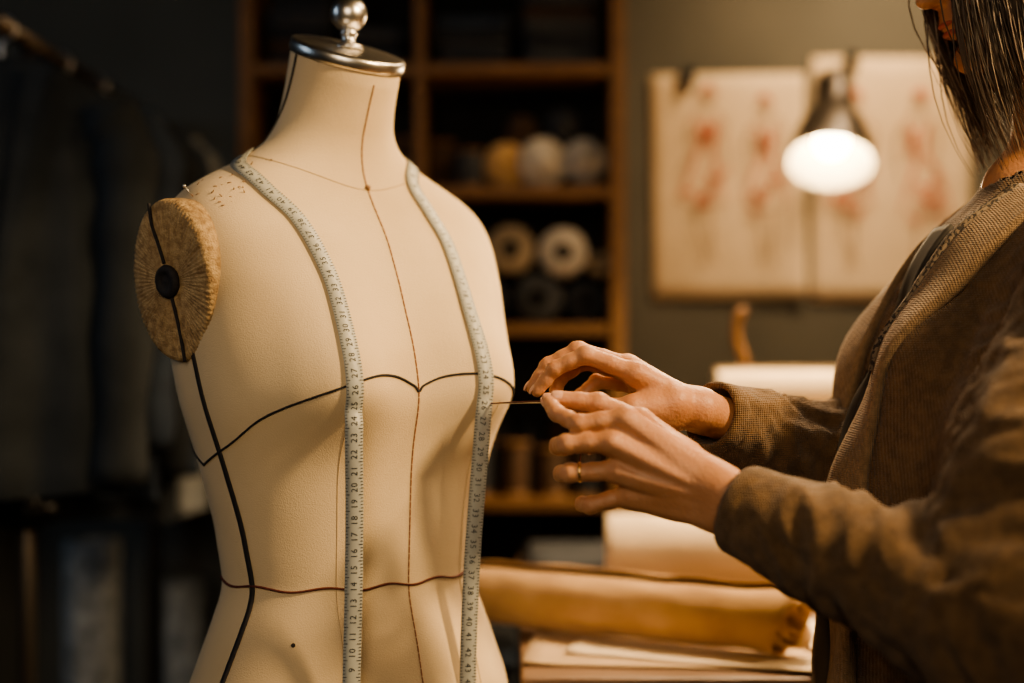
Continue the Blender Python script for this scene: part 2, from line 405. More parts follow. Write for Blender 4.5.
hangR = [Vector((-.030,apR.y-.001,ZC-.09)), Vector((-.034,apR.y+.001,ZC-.14)), Vector((-.040,apR.y+.001,ZC-.22)), Vector((-.044,apR.y,ZC-.32)), Vector((-.045,apR.y,ZC-.44))]
ctrl = hangL[::-1] + Lf[::-1] + back + Rf + hangR
nh = len(hangL); P0 = catmull(ctrl, 24)
snap0 = nh*24-10; snap1 = (len(ctrl)-1-nh)*24+10
P=[]; N=[]
for i,p in enumerate(P0):
    q,n = on_surf(p, .0022)
    if snap0 <= i <= snap1: P.append(q); N.append(n)
    else:
        pp = p+Vector((0,-.002,0))
        hcast = bvh.ray_cast(Vector((pp.x,0,pp.z)),Vector((0,1,0)))[0]
        if hcast is not None and pp.y > hcast.y-.004: pp = Vector((pp.x,hcast.y-.004,pp.z))
        P.append(pp); N.append(None)
nl = next(n for n in N if n is not None); nr_ = [n for n in N if n is not None][-1]
nl = (Vector((nl.x,nl.y,0)).normalized()*.5+Vector((-.05,-1,0))*.5).normalized(); nr_ = (Vector((nr_.x,nr_.y,0)).normalized()*.35+Vector((.12,-1,0))*.65).normalized()
for i in range(len(N)):
    if N[i] is None: N[i] = nl.copy() if i < len(N)//2 else nr_.copy()
for _ in range(14):
    N = [(N[max(i-1,0)]+N[i]*2+N[min(i+1,len(N)-1)]).normalized() for i in range(len(N))]
for _ in range(6):
    P = [(P[max(i-1,0)]+P[i]*2+P[min(i+1,len(P)-1)])/4 if 0<i<len(P)-1 else P[i] for i in range(len(P))]
Lc=[0.0]
for i in range(1,len(P)): Lc.append(Lc[-1]+(P[i]-P[i-1]).length)
TT = Lc[-1]; HW=.0084
def rib(s, t, h=0.0):
    s=max(0,min(TT-1e-5,s)); i=min(int(np.searchsorted(Lc,s,side='right'))-1,len(P)-2); u=(s-Lc[i])/max(1e-9,Lc[i+1]-Lc[i])
    p=P[i].lerp(P[i+1],u); n=N[i].lerp(N[i+1],u).normalized(); tg=(P[min(i+2,len(P)-1)]-P[max(i-1,0)]).normalized()
    n=(n-tg*n.dot(tg)).normalized(); w=n.cross(tg)
    return p + w*t*HW + n*h
v=[];f=[]; K=int(TT/.004)
for i in range(K+1):
    s=TT*i/K; v += [rib(s,-1,0),rib(s,-1,.0006),rib(s,0,.0008),rib(s,1,.0006),rib(s,1,0),rib(s,0,0)]
for i in range(K):
    for k in range(6):
        k2=(k+1)%6; f.append((i*6+k, i*6+k2, i*6+6+k2, i*6+6+k))
f += [(0,1,2,3,4,5), tuple(K*6+5-k for k in range(6))]
mobj('tape_band', v, f, M['tape'], mt)
dg = bpy.context.evaluated_depsgraph_get; digit = {}
for ch in '0123456789':
    cu = bpy.data.curves.new('d'+ch,'FONT'); cu.body=ch; cu.resolution_u=2; o=bpy.data.objects.new('d'+ch,cu); col.objects.link(o)
    bpy.context.view_layer.update(); me = bpy.data.meshes.new_from_object(o.evaluated_get(dg()))
    digit[ch] = ([q.co.copy() for q in me.vertices], [tuple(q.vertices) for q in me.polygons])
    bpy.data.objects.remove(o); bpy.data.curves.remove(cu); bpy.data.meshes.remove(me)
b = MB(); s=.010; k=1; DS=.0086
while s < TT-.01:
    txt=str(k % 60 or 60)
    for n_,ch in enumerate(txt):
        vv,ff = digit[ch]
        off = (n_-(len(txt))/2)*.0050
        b.add([rib(s+off+q.x*DS, (q.y-.35)*DS/HW, .0011) for q in vv], ff)
    s += .0155; k += 1
s=.003; j=0
while s < TT-.003:
    ln = .46 if j%5==0 else .26
    for sg in (-1,1):
        b.add([rib(s-.00035,sg*.98,.0010),rib(s+.00035,sg*.98,.0010),rib(s+.00035,sg*(.98-ln),.0011),rib(s-.00035,sg*(.98-ln),.0011)],[(0,1,2,3)])
    s += .0031; j += 1
b.obj('tape_markings', M['ink'], mt, smooth=False)

# =================================================================== WOMAN
woman = root('woman', (0.52,1.42,0))
def hs(D):
    s = D*1000/1422*.001
    return lambda u,v,dy: Vector((u*s, D+dy*.001, ZC+v*s))
def make_hand(name, J, wrist, fore, rw, side):
    allp = [p for L in J.values() for p in L]+[wrist,fore]
    lo = np.min([list(p) for p in allp],0)-.036; hi = np.max([list(p) for p in allp],0)+.036
    g = Sdf(lo,hi,.00125); F = g.new()
    R = {'index':(.0098,.0086,.0074,.0062),'middle':(.0100,.0088,.0075,.0063),'ring':(.0096,.0083,.0071,.0060),'pinky':(.0088,.0074,.0063,.0053),'thumb':(.0150,.0112,.0096,.0074)}
    for nme,L in J.items():
        G = g.new(); r = R[nme]
        for i in range(3):
            mid = L[i].lerp(L[i+1],.5); rm=(r[i]+r[i+1])*.5*.95
            g.cone(G, L[i], mid, r[i], rm, .003); g.cone(G, mid, L[i+1], rm, r[i+1], .003)
            if i>0 or nme=='thumb':
                g.ell(G, L[i], (r[i]*1.08,)*3, .0025)
        for i in (1,2):
            ta=(L[i]-L[i-1]).normalized(); tb_=(L[i+1]-L[i]).normalized(); o_=(ta-tb_)
            if o_.length>.15:
                o_.normalize(); ax3=(ta+tb_).normalized(); wv=o_.cross(ax3).normalized()
                for dd in (-.0024,0,.0024):
                    c_=L[i]+o_*(r[i]*1.10)+ax3*dd
                    g.cone(G,c_-wv*r[i]*.45,c_+wv*r[i]*.45,.0006,.0006,.0012,sub=True)
        hh = np.maximum(.0022-np.abs(F-G),0)/.0022
        F = np.minimum(F,G)-hh*hh*.0022/4
    Pm = g.new(); names=['index','middle','ring','pinky']
    ax_ = (J['middle'][0]-wrist).normalized()
    acr = (J['index'][0]-J['pinky'][0]).normalized()
    for i,nme in enumerate(names):
        st = wrist + acr*(.014-.0095*i)
        g.cone(Pm, st, J[nme][0]-ax_*.003, .0150, .0116, .006)
        back=-side; g.cone(Pm, wrist+acr*(.006-.004*i)+back*.0130, J[nme][0]+back*.0090, .0020,.0032,.005)
    g.cone(Pm, J['index'][0]-ax_*.004, J['pinky'][0]-ax_*.004, .0100, .0090, .007)
    pn = side
    g.cone(Pm, wrist+acr*.012, J['thumb'][1], .0175, .0125, .012)
    g.ell(Pm, wrist.lerp(J['thumb'][1],.5)+pn*.006, (.019,.017,.017), .012)
    g.ell(Pm, wrist.lerp(J['pinky'][0],.45)+pn*.007, (.020,.015,.017), .012)
    g.cone(Pm, wrist+acr*.010, fore+acr*.012, rw*.80, rw*1.0, .012)
    g.cone(Pm, wrist-acr*.010, fore-acr*.012, rw*.78, rw*.98, .012)
    k=.006; hh=np.maximum(k-np.abs(F-Pm),0)/k; F=np.minimum(F,Pm)-hh*hh*k/4
    v,f = g.mesh(F)
    o = mobj(name, v, f, M['skin'], woman)
    md=o.modifiers.new('sm','SMOOTH'); md.factor=.5; md.iterations=2
    b = MB()
    for nme,L in J.items():
        t=(L[3]-L[2]).normalized(); pv=(L[2]-L[1]).normalized(); c=(t-pv*t.dot(pv))
        dors = -(c-t*c.dot(t))
        if dors.length<1e-4: dors=-pn
        if nme=='thumb': dors = acr*.6 - pn*.8; dors = dors - t*dors.dot(t)
        dors.normalize(); w=t.cross(dors); r=R[nme][3]
        c0=L[3]+t*r*.15+dors*r*.80; vv=[];ff=[]; nu,nv=8,7
        for i in range(nu+1):
            for j in range(nv+1):
                uu=-1+2*i/nu; ww=-1+2*j/nv
                wid=r*.78*(1-.18*max(0,uu)**4) ; ang=ww*1.0
                vv.append(c0+t*(uu*r*.95*(1-.10*ww*ww))+w*(math.sin(ang)*wid)+dors*((math.cos(ang)-1)*wid*.9+.0016-.0012*max(0,-uu)**2 - .0018*max(0,uu)**2))
        for i in range(nu):
            for j in range(nv): ff.append((i*(nv+1)+j,i*(nv+1)+j+1,(i+1)*(nv+1)+j+1,(i+1)*(nv+1)+j))
        b.add(vv,ff)
    solid(b.obj(name+'_nails', M['nail'], woman), .0006)
    return o
q = hs(1.285)
JN = {'index':[q(110,-76,-15),q(66,-82,-15),q(45,-72,6),q(37,-61,21)],
      'middle':[q(97,-99,-22),q(54,-101,-17),q(46,-105,8),q(54,-110,28)],
      'ring':[q(103,-127,-18),q(57,-130,-14),q(50,-133,10),q(60,-136,28)],
      'pinky':[q(116,-152,-8),q(78,-163,-5),q(71,-164,13),q(78,-164,27)],
      'thumb':[q(176,-118,6),q(130,-82,20),q(88,-63,26),q(48,-58,25)]}
WN = q(202,-154,-28); EN = Vector((.385,1.115,1.060)); FN = WN.lerp(EN,.38)
make_hand('left_hand', JN, WN, FN, .0240, Vector((0,1,0)))
q = hs(1.372)
JF = {'index':[q(120,-31,-18),q(73,-13,-17),q(42,-27,-13),q(25,-49,-9)],
      'middle':[q(116,-25,3),q(66,-9,4),q(36,-24,6),q(20,-46,5)],
      'ring':[q(120,-32,23),q(73,-20,27),q(48,-38,26),q(42,-60,20)],
      'pinky':[q(130,-45,40),q(88,-41,45),q(70,-56,41),q(66,-74,33)],
      'thumb':[q(160,-60,-20),q(118,-66,-27),q(76,-66,-22),q(38,-59,-12)]}
WF = q(188,-70,6); EF = Vector((.40,1.56,1.14)); FF_ = WF.lerp(EF,.36)
make_hand('right_hand', JF, WF, FF_, .0225, Vector((0,-.35,-1)).normalized())
b = MB(); a0,a1 = JN['ring'][0],JN['ring'][1]; c=a0.lerp(a1,.78); T=zdir(c,(a1-a0))
b.lathe([(.0085,-.0011),(.0092,-.0011),(.0094,0),(.0092,.0011),(.0085,.0011),(.0085,-.0011)], T, 40)
b.obj('wedding_ring', M['gold'], woman)

# ---- head
H = Vector((.514,1.42,1.676)); tl=12*D2R
fw = Vector((-math.cos(tl),0,-math.sin(tl))); up = Vector((-math.sin(tl),0,math.cos(tl))); sy = Vector((0,1,0))
def hp(u,y,w): return H+fw*u+sy*y+up*w
RH = [list(fw),list(sy),list(up)]
g = Sdf((.36,1.31,1.38),(.66,1.53,1.80),.0022); F=g.new()
g.ell(F,hp(-.018,0,.028),(.098,.077,.092),.0,RH)
g.ell(F,hp(.028,0,-.02),(.066,.064,.088),.03,RH)
g.ell(F,hp(.045,0,.035),(.052,.058,.045),.02,RH)
for s_ in (-1,1):
    g.cone(F,hp(-.01,.052*s_,-.055),hp(.066,.014*s_,-.098),.018,.014,.022)
    g.ell(F,hp(.062,.036*s_,-.030),(.020,.020,.018),.02,RH)
    g.ell(F,hp(.094,.030*s_,.003),(.016,.017,.011),.010,RH,sub=True)
    g.ell(F,hp(.080,.031*s_,.014),(.012,.022,.006),.010,RH)
    g.ell(F,hp(-.012,.076*s_,-.012),(.018,.006,.030),.006,RH)
    g.ell(F,hp(-.008,.083*s_,-.008),(.009,.004,.016),.003,RH,sub=True)
    g.cone(F,hp(.098,.010*s_,-.036),hp(.094,.012*s_,-.036),.006,.005,.006)
g.cone(F,hp(.084,0,.012),hp(.108,0,-.030),.007,.0085,.012)
g.ell(F,hp(.110,0,-.034),(.010,.010,.008),.006,RH)
g.ell(F,hp(.086,0,-.055),(.012,.024,.014),.012,RH)
g.ell(F,hp(.080,0,-.100),(.014,.018,.013),.015,RH)
g.ell(F,hp(.090,0,-.0605),(.010,.022,.0055),.006,RH)
g.ell(F,hp(.087,0,-.0715),(.010,.019,.0060),.006,RH)
g.cone(F,hp(-.03,0,-.06),(.555,1.42,1.40),.050,.056,.03)
g.cone(F,(.50,1.42,1.43),(.56,1.42,1.38),.03,.07,.04)
v,f=g.mesh(F); o=mobj('head',v,f,M['skin'],woman); md=o.modifiers.new('sm','SMOOTH'); md.iterations=2
b=MB()
for (u,w,ry,rz) in ((.0925,-.0615,.020,.0042),(.0895,-.0710,.018,.0048)):
    vv=[];ff=[]
    for i in range(13):
        for j in range(9):
            th=math.pi*i/12; ph=math.pi*(j/8-.5)
            vv.append(hp(u+.0098*math.sin(th)*math.cos(ph), -math.cos(th)*ry, w+math.sin(th)*math.sin(ph)*rz))
    for i in range(12):
        for j in range(8): ff.append((i*9+j,i*9+j+1,(i+1)*9+j+1,(i+1)*9+j))
    b.add(vv,ff)
b.obj('lips',M['lips'],woman)
b=MB()
for s_ in (-1,1):
    prof=[(.0118*math.sin(t*math.pi/16),.0118*math.cos(t*math.pi/16)) for t in range(17)]
    T=zdir(hp(.0745,.031*s_,.002), fw); b.lathe(prof,T,24,0)
    b.lathe([(.0,.0122),(.0045,.0119),(.0052,.0112)],T,24,1)
b.obj('eyes',[M['eye'],M['iris']],woman)
b=MB()
for s_ in (-1,1):
    b.tube([hp(.088,.016*s_,.020),hp(.088,.030*s_,.025),hp(.076,.046*s_,.021)],[.0028,.003,.0012],8)
    b.tube([hp(.084,.019*s_,.004),hp(.0875,.031*s_,.009),hp(.078,.044*s_,.003)],[.0012,.0022,.0012],8)
b.obj('brows_and_lashes',M['hair'],woman)

# ---- hair: layered bob, longer loose locks at the front
def hairp(az, t, rs=1.0, ln=.0, ph=0.0, wv_=1.0):
    ca=math.cos(az); rx=.106 if ca<0 else .106+.008*ca
    if t < .5:
        a = t/.5*math.pi/2*1.02
        return hp(-.018+ca*math.sin(a)*rx*rs, math.sin(az)*math.sin(a)*.089*rs, .030+math.cos(a)*.102*rs)
    k=(t-.5)/.5
    base=hp(-.018+ca*rx*rs, math.sin(az)*.089*rs, .028)
    L=.165+ln+.050*max(0,ca)**.5 if ca>0 else .165+ln
    wv=(.012*math.sin(k*5+ph))*wv_
    inn=-.014*k*k + .012*math.sin(k*math.pi)
    d=Vector((-ca,math.sin(az),0))
    return base+Vector((0,0,-L*k))+d*(inn+wv*.5)+Vector((.042*k if ca>0 else .02*k,0,0))
vv=[];ff=[]; na,nt_=80,26
A0,A1=41*D2R,319*D2R
for i in range(na+1):
    az=A0+(A1-A0)*i/na
    for j in range(nt_+1):
        t=j/nt_; vv.append(hairp(az,t,.975+.012*math.sin(i*1.9),-.03*noise.noise(Vector((i*.4,0,3)))-.05,az*2))
for i in range(na):
    for j in range(nt_): ff.append((i*(nt_+1)+j,i*(nt_+1)+j+1,(i+1)*(nt_+1)+j+1,(i+1)*(nt_+1)+j))
o=mobj('hair_base',vv,ff,M['hair'],woman); solid(o,.004,-1)
for nm,mm,cnt_ in (('hair_strands','hair',820),('hair_highlights','hair2',420)):
    cu=bpy.data.curves.new(nm,'CURVE'); cu.dimensions='3D'; cu.bevel_depth=.0007; cu.bevel_resolution=1
    clumps=[random.uniform(A0-12*D2R,A1+12*D2R) for _ in range(46)]
    for i in range(cnt_):
        c_=random.choice(clumps); az=c_+random.gauss(0,.05)
        if i%4==0: az=random.choice([random.gauss(42,8),random.gauss(318,8)])*D2R
        rs=random.uniform(.985,1.05)+.03*(random.random()**3); ln=random.uniform(-.06,.025); ph=c_*2+random.uniform(-.5,.5); tw=.25*math.sin(c_*9)+random.uniform(-.10,.10); wq=random.uniform(.6,2.2)
        sp=cu.splines.new('POLY'); n_=18; sp.points.add(n_-1)
        for j in range(n_):
            t=j/(n_-1); p=hairp(az+tw*t*(.4 if t<.5 else 1)*.6,t,rs,ln,ph,wq)
            sp.points[j].co=(*p,1); sp.points[j].radius=(1.0 if t<.7 else 1.0-(t-.7)*2.6)*(1.2 if mm=='hair' else .9)
    o=bpy.data.objects.new(nm,cu); cu.materials.append(M[mm]); col.objects.link(o); addp(o,woman)

# ---- coat
g = Sdf((.13,.98,.50),(.78,1.80,1.50),.0050); F=g.new()
g.ell(F,(.515,1.42,1.28),(.128,.180,.15),0)
g.cone(F,(.545,1.27,1.375),(.545,1.57,1.375),.052,.052,.05)
g.cone(F,(.555,1.42,1.38),(.545,1.42,1.44),.085,.064,.04)
for s_ in (-1,1): g.ell(F,(.425,1.42+.082*s_,1.235),(.075,.075,.085),.05)
g.ell(F,(.50,1.42,1.08),(.150,.158,.22),.06)
g.cone(F,(.475,1.37,1.10),(.475,1.36,.66),.145,.160,.06)
g.cone(F,(.475,1.44,1.10),(.475,1.42,.66),.145,.155,.06)
g.cone(F,(.545,1.41,1.0),(.56,1.41,.70),.14,.16,.06)
SN = Vector((.525,1.235,1.365)); SFs = Vector((.525,1.600,1.365))
CN = WN.lerp(EN,.08); CF = WF.lerp(EF,.06)
dN=(CN-EN).normalized(); dF=(CF-EF).normalized()
g.cone(F,SN,EN,.062,.068,.04); g.cone(F,EN,CN,.068,.0400,.03,cut=(CN,dN))
g.cone(F,SFs,EF,.060,.058,.04); g.cone(F,EF,CF,.058,.0345,.03,cut=(CF,dF))
g.cone(F,(.47,1.28,1.20),EN.lerp(SN,.35),.075,.066,.06)
g.cone(F,CN-dN*.012,CN+dN*.03,.0335,.0335,0,sub=True); g.cone(F,CF-dF*.012,CF+dF*.03,.0285,.0285,0,sub=True)
g.cone(F,(.535,1.42,1.41),(.520,1.42,1.56),.052,.066,.004,sub=True)
Zg=g.ax[2][None,None,:]; F=np.maximum(F,.60-Zg)
v,f=g.mesh(F); v=np.array(v)
def seg_par(p,a,b_):
    ba=b_-a; t=(p-a).dot(ba)/ba.length_squared; c=a+ba*max(0,min(1,t)); return t,(p-c)
ARMS=((EN,CN,.085),(SN,EN,.10),(EF,CF,.08),(SFs,EF,.08))
nv=[]
for p in v:
    p=Vector(p); dsp=Vector((0,0,0)); best=None
    for (a,b_,rr) in ARMS:
        t,r=seg_par(p,a,b_)
        if -.15<t<1.02 and (best is None or r.length-rr<best[5]): best=(t,r.length,r,(b_-a),a,r.length-rr)
    if best and best[5]<0:
        t,L_,r,ba,a,_=best; u=r.normalized(); ang=math.atan2(u.z,u.y); s_=t*ba.length
        fade=min(1,-best[5]/.012)
        n1=noise.noise(Vector((s_*34+ang*1.4, math.cos(ang)*1.0, math.sin(ang)*1.0+a.y*5)))
        n2=noise.noise(Vector((s_*70-ang*1.5, math.cos(ang)*1.6, math.sin(ang)*1.6+a.y*9)))
        lower = a.x<.45
        amp=.0105*(max(0,min(1,((1-t)*ba.length-.016)/.05)) if lower else 1.0)
        dsp=u*((-abs(n1)*2.0+.55)*amp + n2*amp*.25)*fade
    if not best or best[5]>-.012:
        k_=1.0 if not best else min(1,max(0,1+best[5]/.012))
        n1=noise.noise(Vector((p.x*9,p.y*12+p.z*4,p.z*5))); n2=noise.noise(Vector((p.x*16,p.y*24,p.z*7+5)))
        c=Vector((.51,1.42,p.z)); u=(p-c); u.z=0
        if u.length>.001: dsp=dsp+u.normalized()*((-abs(n1)*.018+.006+n2*.006)*(1 if p.z<1.33 else .3))*k_
    nv.append(p+dsp)
coat=mobj('cardigan',nv,f,M['coat'],woman); md=coat.modifiers.new('sm','SMOOTH'); md.iterations=3
cb=BVHTree.FromPolygons(nv,[tuple(map(int,x)) for x in f])
def front_hit(y,z):
    o_=Vector((0.0,y,z))
    for _ in range(8):
        h=cb.ray_cast(o_,Vector((1,0,0)))
        if h[0] is None: return None
        p=h[0]
        if h[1].x<0.2 and p.x>.285 and all(seg_par(p,a,b_)[1].length>.078 for a,b_,_ in (ARMS[0],ARMS[2])): return p if p.x<.60 else None
        o_=p+Vector((.002,0,0))
    return None
def band(name, ys, m, offs, wz=(1.435,.62)):
    nz=70; K=len(ys(1.0)); G=[]
    for i in range(nz+1):
        z=wz[0]+(wz[1]-wz[0])*i/nz; G.append([(front_hit(y,z),y,z) for y in ys(z)])
    vv=[]
    for i in range(nz+1):
        for j in range(K):
            h,y,z=G[i][j]
            if h is None:
                lo_=next((G[a][j][0] for a in range(i,-1,-1) if G[a][j][0] is not None),None); hi_=next((G[a][j][0] for a in range(i,nz+1) if G[a][j][0] is not None),None)
                if lo_ is None: lo_=hi_
                if hi_ is None: hi_=lo_
                k_=0 if abs(hi_.z-lo_.z)<1e-6 else (z-lo_.z)/(hi_.z-lo_.z)
                if lo_ is hi_: h=Vector((lo_.x+max(0,(z-lo_.z))*.6,y,z))
                else: h=Vector((lo_.x+(hi_.x-lo_.x)*k_,y,z))
            vv.append(h+Vector((-1,0,0))*offs)
    ff=[(i*K+j,i*K+j+1,(i+1)*K+j+1,(i+1)*K+j) for i in range(nz) for j in range(K-1)]
    for _ in range(3):
        vv=[(vv[max(i-1,0)*K+j]+vv[i*K+j]*2+vv[min(i+1,nz)*K+j])/4 for i in range(nz+1) for j in range(K)]
    o=mobj(name,vv,ff,m,woman); solid(o,.007,0); return o
def yn(z):
    e=.030+.03*max(0,min(1,(z-1.2)/.2)); return [1.42-e-.062+.062*k/6 for k in range(7)]
def yf(z):
    e=.030+.03*max(0,min(1,(z-1.2)/.2)); return [1.42+e+.062*k/6 for k in range(7)]
band('front_band_near',yn,M['lapel'],.004); band('front_band_far',yf,M['lapel'],.004)
band('shirt_front',lambda z:[1.395+.05*k/6 for k in range(7)],M['shirt'],.0015,(1.40,.62))
band('checked_edge',lambda z:[yn(z)[-1]-.006+.008*k/2 for k in range(3)],M['trim'],.0075,(1.43,1.25))
for (c,d,r0,nm) in ((CN,dN,.0402,'cuff_near'),(CF,dF,.0347,'cuff_far')):
    b=MB(); T=zdir(c,-d); b.lathe([(r0-.007,.008),(r0-.0055,-.001),(r0-.002,-.002),(r0+.0003,.002),(r0+.0008,.008),(r0+.0012,.016),(r0-.001,.020)],T,48,wob=lambda a,z:.012*math.sin(a*3+z*40)+.006*math.sin(a*7))
    b.obj(nm,M['coat'],woman)
g=Sdf((.36,1.18,.02),(.72,1.66,.90),.009); F=g.new()
g.ell(F,(.53,1.42,.80),(.11,.145,.13),0)
for s_ in (-1,1):
    g.cone(F,(.53,1.42+.075*s_,.76),(.525,1.42+.085*s_,.45),.082,.060,.03); g.cone(F,(.525,1.42+.085*s_,.45),(.54,1.42+.085*s_,.10),.060,.050,.03)
v,f=g.mesh(F); mobj('trousers',v,f,M['trousers'],woman)
g=Sdf((.28,1.25,-.01),(.66,1.60,.16),.006); F=g.new()
for s_ in (-1,1):
    g.ell(F,(.47,1.42+.085*s_,.035),(.12,.044,.033),0); g.cone(F,(.545,1.42+.085*s_,.05),(.54,1.42+.085*s_,.11),.042,.044,.03)
F=np.maximum(F,.002-g.ax[2][None,None,:]); v,f=g.mesh(F); mobj('shoes',v,f,M['leather'],woman)

# needle and thread
pin=root('sewing_needle', tuple(JN['thumb'][3]))
pt,_,_,_=bvh.find_nearest(Vector((.0,1.40,ZC-.082)))
b=MB(); gr=Vector((.0345,1.345,ZC-.0575)); b.tube([pt,gr.lerp(pt,.05),gr+(gr-pt)*.25],[.0003,.0009,.0009],8); b.obj('needle',M['chrome'],pin)
b=MB(); b.tube(catmull([pt+Vector((0,-.0012,.0)),gr.lerp(pt,.5)+Vector((0,-.001,.001)),gr+Vector((0,-.001,0)),gr+Vector((.03,.006,-.012)),gr+Vector((.03,.010,-.06))],8),.0007,8); b.obj('thread',M['red_thread'],pin)

# =================================================================== WORK TABLE
tb=root('cutting_table',(.9,2.05,0))
b=MB(); b.box((.010,1.605,.865),(1.95,2.52,.90)); bevel(b.obj('table_top',M['tablewood'],tb,False),.004)
b=MB()
for x in (.05,1.84):
    for y in (1.66,2.42): b.box((x,y,0),(x+.06,y+.06,.865))
b.box((.07,1.67,.78),(1.88,1.69,.865)); b.box((.07,2.45,.78),(1.88,2.47,.865)); bevel(b.obj('table_frame',M['wood'],tb,False))
def sheet(name, cx, cy, w, d, rot, z, m, curl=.004, parent=None):
    vv=[];ff=[]; n1,n2=24,16; c,s_=math.cos(rot),math.sin(rot)
    for i in range(n1+1):
        for j in range(n2+1):
            x=(i/n1-.5)*w; y=(j/n2-.5)*d
            h=z+curl*(.5+.5*noise.noise(Vector((x*9+z*50,y*9,1))))+ .008*max(0,abs(i/n1-.5)*2-.85)*2
            vv.append((cx+x*c-y*s_, cy+x*s_+y*c, h))
    for i in range(n1):
        for j in range(n2): ff.append((i*(n2+1)+j,(i+1)*(n2+1)+j,(i+1)*(n2+1)+j+1,i*(n2+1)+j+1))
    o=mobj(name,vv,ff,m,parent); solid(o,.0012,1); return o
ps=root('pattern_papers',(.3,1.75,.90))
sheet('kraft_sheet',.30,1.730,.56,.19,-.10,.9012,M['kraft'],curl=.0015,parent=ps)
sheet('pattern_piece',.235,1.690,.34,.075,-.36,.9035,M['paper'],curl=.003,parent=ps)
sheet('cream_sheet',.56,1.80,.42,.30,.30,.9035,M['paper'],curl=.003,parent=ps)

def spiral_roll(name, p0, p1, r, m, turns=4, inner=.35, rag1=.0, wr=.02, loose=0.0, zf=.9015):
    p0=Vector(p0); p1=Vector(p1); ax=(p1-p0); L=ax.length; ax.normalize(); u=Vector((0,0,1)); u=(u-ax*u.dot(ax)).normalized(); w=ax.cross(u)
    na_=turns*36; nl_=36; vv=[];ff=[]
    for j in range(nl_+1):
        s_=j/nl_
        for i in range(na_+1):
            th=2*math.pi*turns*i/na_; k=i/na_
            rr=r*(inner+(1-inner)*k)
            e=max(0,(s_-.86)/.14)
            rr*=1+wr*noise.noise(Vector((math.cos(th)*1.5,math.sin(th)*1.5+k,s_*L*16)))*k + loose*e*(.15+.35*noise.noise(Vector((th*.6,k*2,s_*4))))
            ss=s_*L + (rag1*noise.noise(Vector((th*.45,k*4,7)))*e)
            vv.append(p0+ax*ss+u*math.cos(th)*rr + w*math.sin(th)*rr)
    n=na_+1
    for j in range(nl_):
        for i in range(na_): ff.append((j*n+i,j*n+i+1,(j+1)*n+i+1,(j+1)*n+i))
    vv=[Vector((p.x,p.y,max(p.z,zf))) for p in vv]
    o=mobj(name,vv,ff,m,None); solid(o,.0022,0); return o
spiral_roll('fabric_roll',(-.05,1.895,.946),(.335,1.680,.949),.0425,M['tancloth'],4,.15,rag1=.04,wr=.10,loose=.35,zf=.9100)
spiral_roll('fabric_roll.001',(.14,2.12,.965),(.62,2.08,.965),.063,M['cream'],6,.5,wr=.012)
bx=root('storage_box',(.58,2.40,.90))
b=MB(); b.box((.36,2.27,.903),(.80,2.47,1.130)); bevel(b.obj('box_body',M['kraft'],bx,False),.006)
b=MB(); b.box((.352,2.262,1.105),(.808,2.478,1.150)); bevel(b.obj('box_lid',M['kraft'],bx,False),.006)
spiral_roll('paper_roll',(.335,2.345,1.194),(.80,2.345,1.194),.043,M['cream'],4,.5,wr=.006,zf=1.151)
ts=root('thread_stand',(.405,2.447,1.15))
b=MB()
b.tube(catmull([(.405,2.455,1.152),(.402,2.457,1.24),(.388,2.458,1.285),(.392,2.458,1.325),(.405,2.458,1.332)],6),[.009]*24+[.006],14)
b.lathe([(0,0),(.030,0),(.032,.004),(.028,.010),(.009,.012)],Matrix.Translation((.405,2.447,1.1505)),24)
b.obj('wooden_post',M['wood'],ts)

# =================================================================== SHELVES
sh=root('shelf_unit',(-.15,2.9,0))
b=MB(); y0,y1=2.75,3.04
for x in (-.530,-.190,.190): b.box((x,y0,0),(x+(.030 if x!=-.19 else .022),y1,2.25))
SZ=[.08,.50,.975,1.315,1.582,1.82,2.10]
for z in SZ: b.box((-.53+.03,y0+.004,z-.024),(.19,y1,z))
b.box((-.53,y0-.002,2.25),(.22,y1,2.275))
bevel(b.obj('shelf_frame',M['wood'],sh,False),.003)
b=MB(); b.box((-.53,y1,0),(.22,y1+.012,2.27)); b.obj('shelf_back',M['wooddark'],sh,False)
Zy=lambda x,y,z: Matrix.Translation((x,y,z)) @ Matrix.Rotation(math.pi/2,4,'X')
def rollend(b,x,z,r,L,mi,core=.3,y=2.775,cm=3):
    prof=[(r*core,0),(r*core,L),(r*.96,L),(r,L-.004),(r,.004),(r*.96,0),(r*core,0)]
    b.lathe([(q_[0],-q_[1]) for q_ in prof],Zy(x,y,z),36,mi)
    b.lathe([(r*core*1.02,.001),(r*core*.75,.001),(r*core*.75,-L)],Zy(x,y,z),24,cm)
fr=MB(); Z3=1.315
def row(b,zb,items):
    for (x,dz,r,mi,y) in items: rollend(b,x,zb+dz,r,.22,mi,.34,y)
row(fr,Z3,[(.145,.044,.042,2,2.80),(.050,.050,.049,4,2.78),(-.055,.048,.047,2,2.79)])
row(fr,Z3,[(.100,.140,.048,1,2.775),(-.003,.146,.048,0,2.785),(-.105,.140,.048,2,2.79),(.172,.118,.024,0,2.80)])
row(fr,Z3,[(-.25,.055,.054,2,2.79),(-.37,.06,.058,4,2.78),(-.45,.04,.038,0,2.79),(-.31,.158,.052,2,2.79)])
fr.obj('fabric_rolls',[M['creamroll'],M['white'],M['darkc'],M['wooddark'],M['greyc']],root('rolled_fabric_stock',(-.1,2.85,Z3)))
tsb=MB()
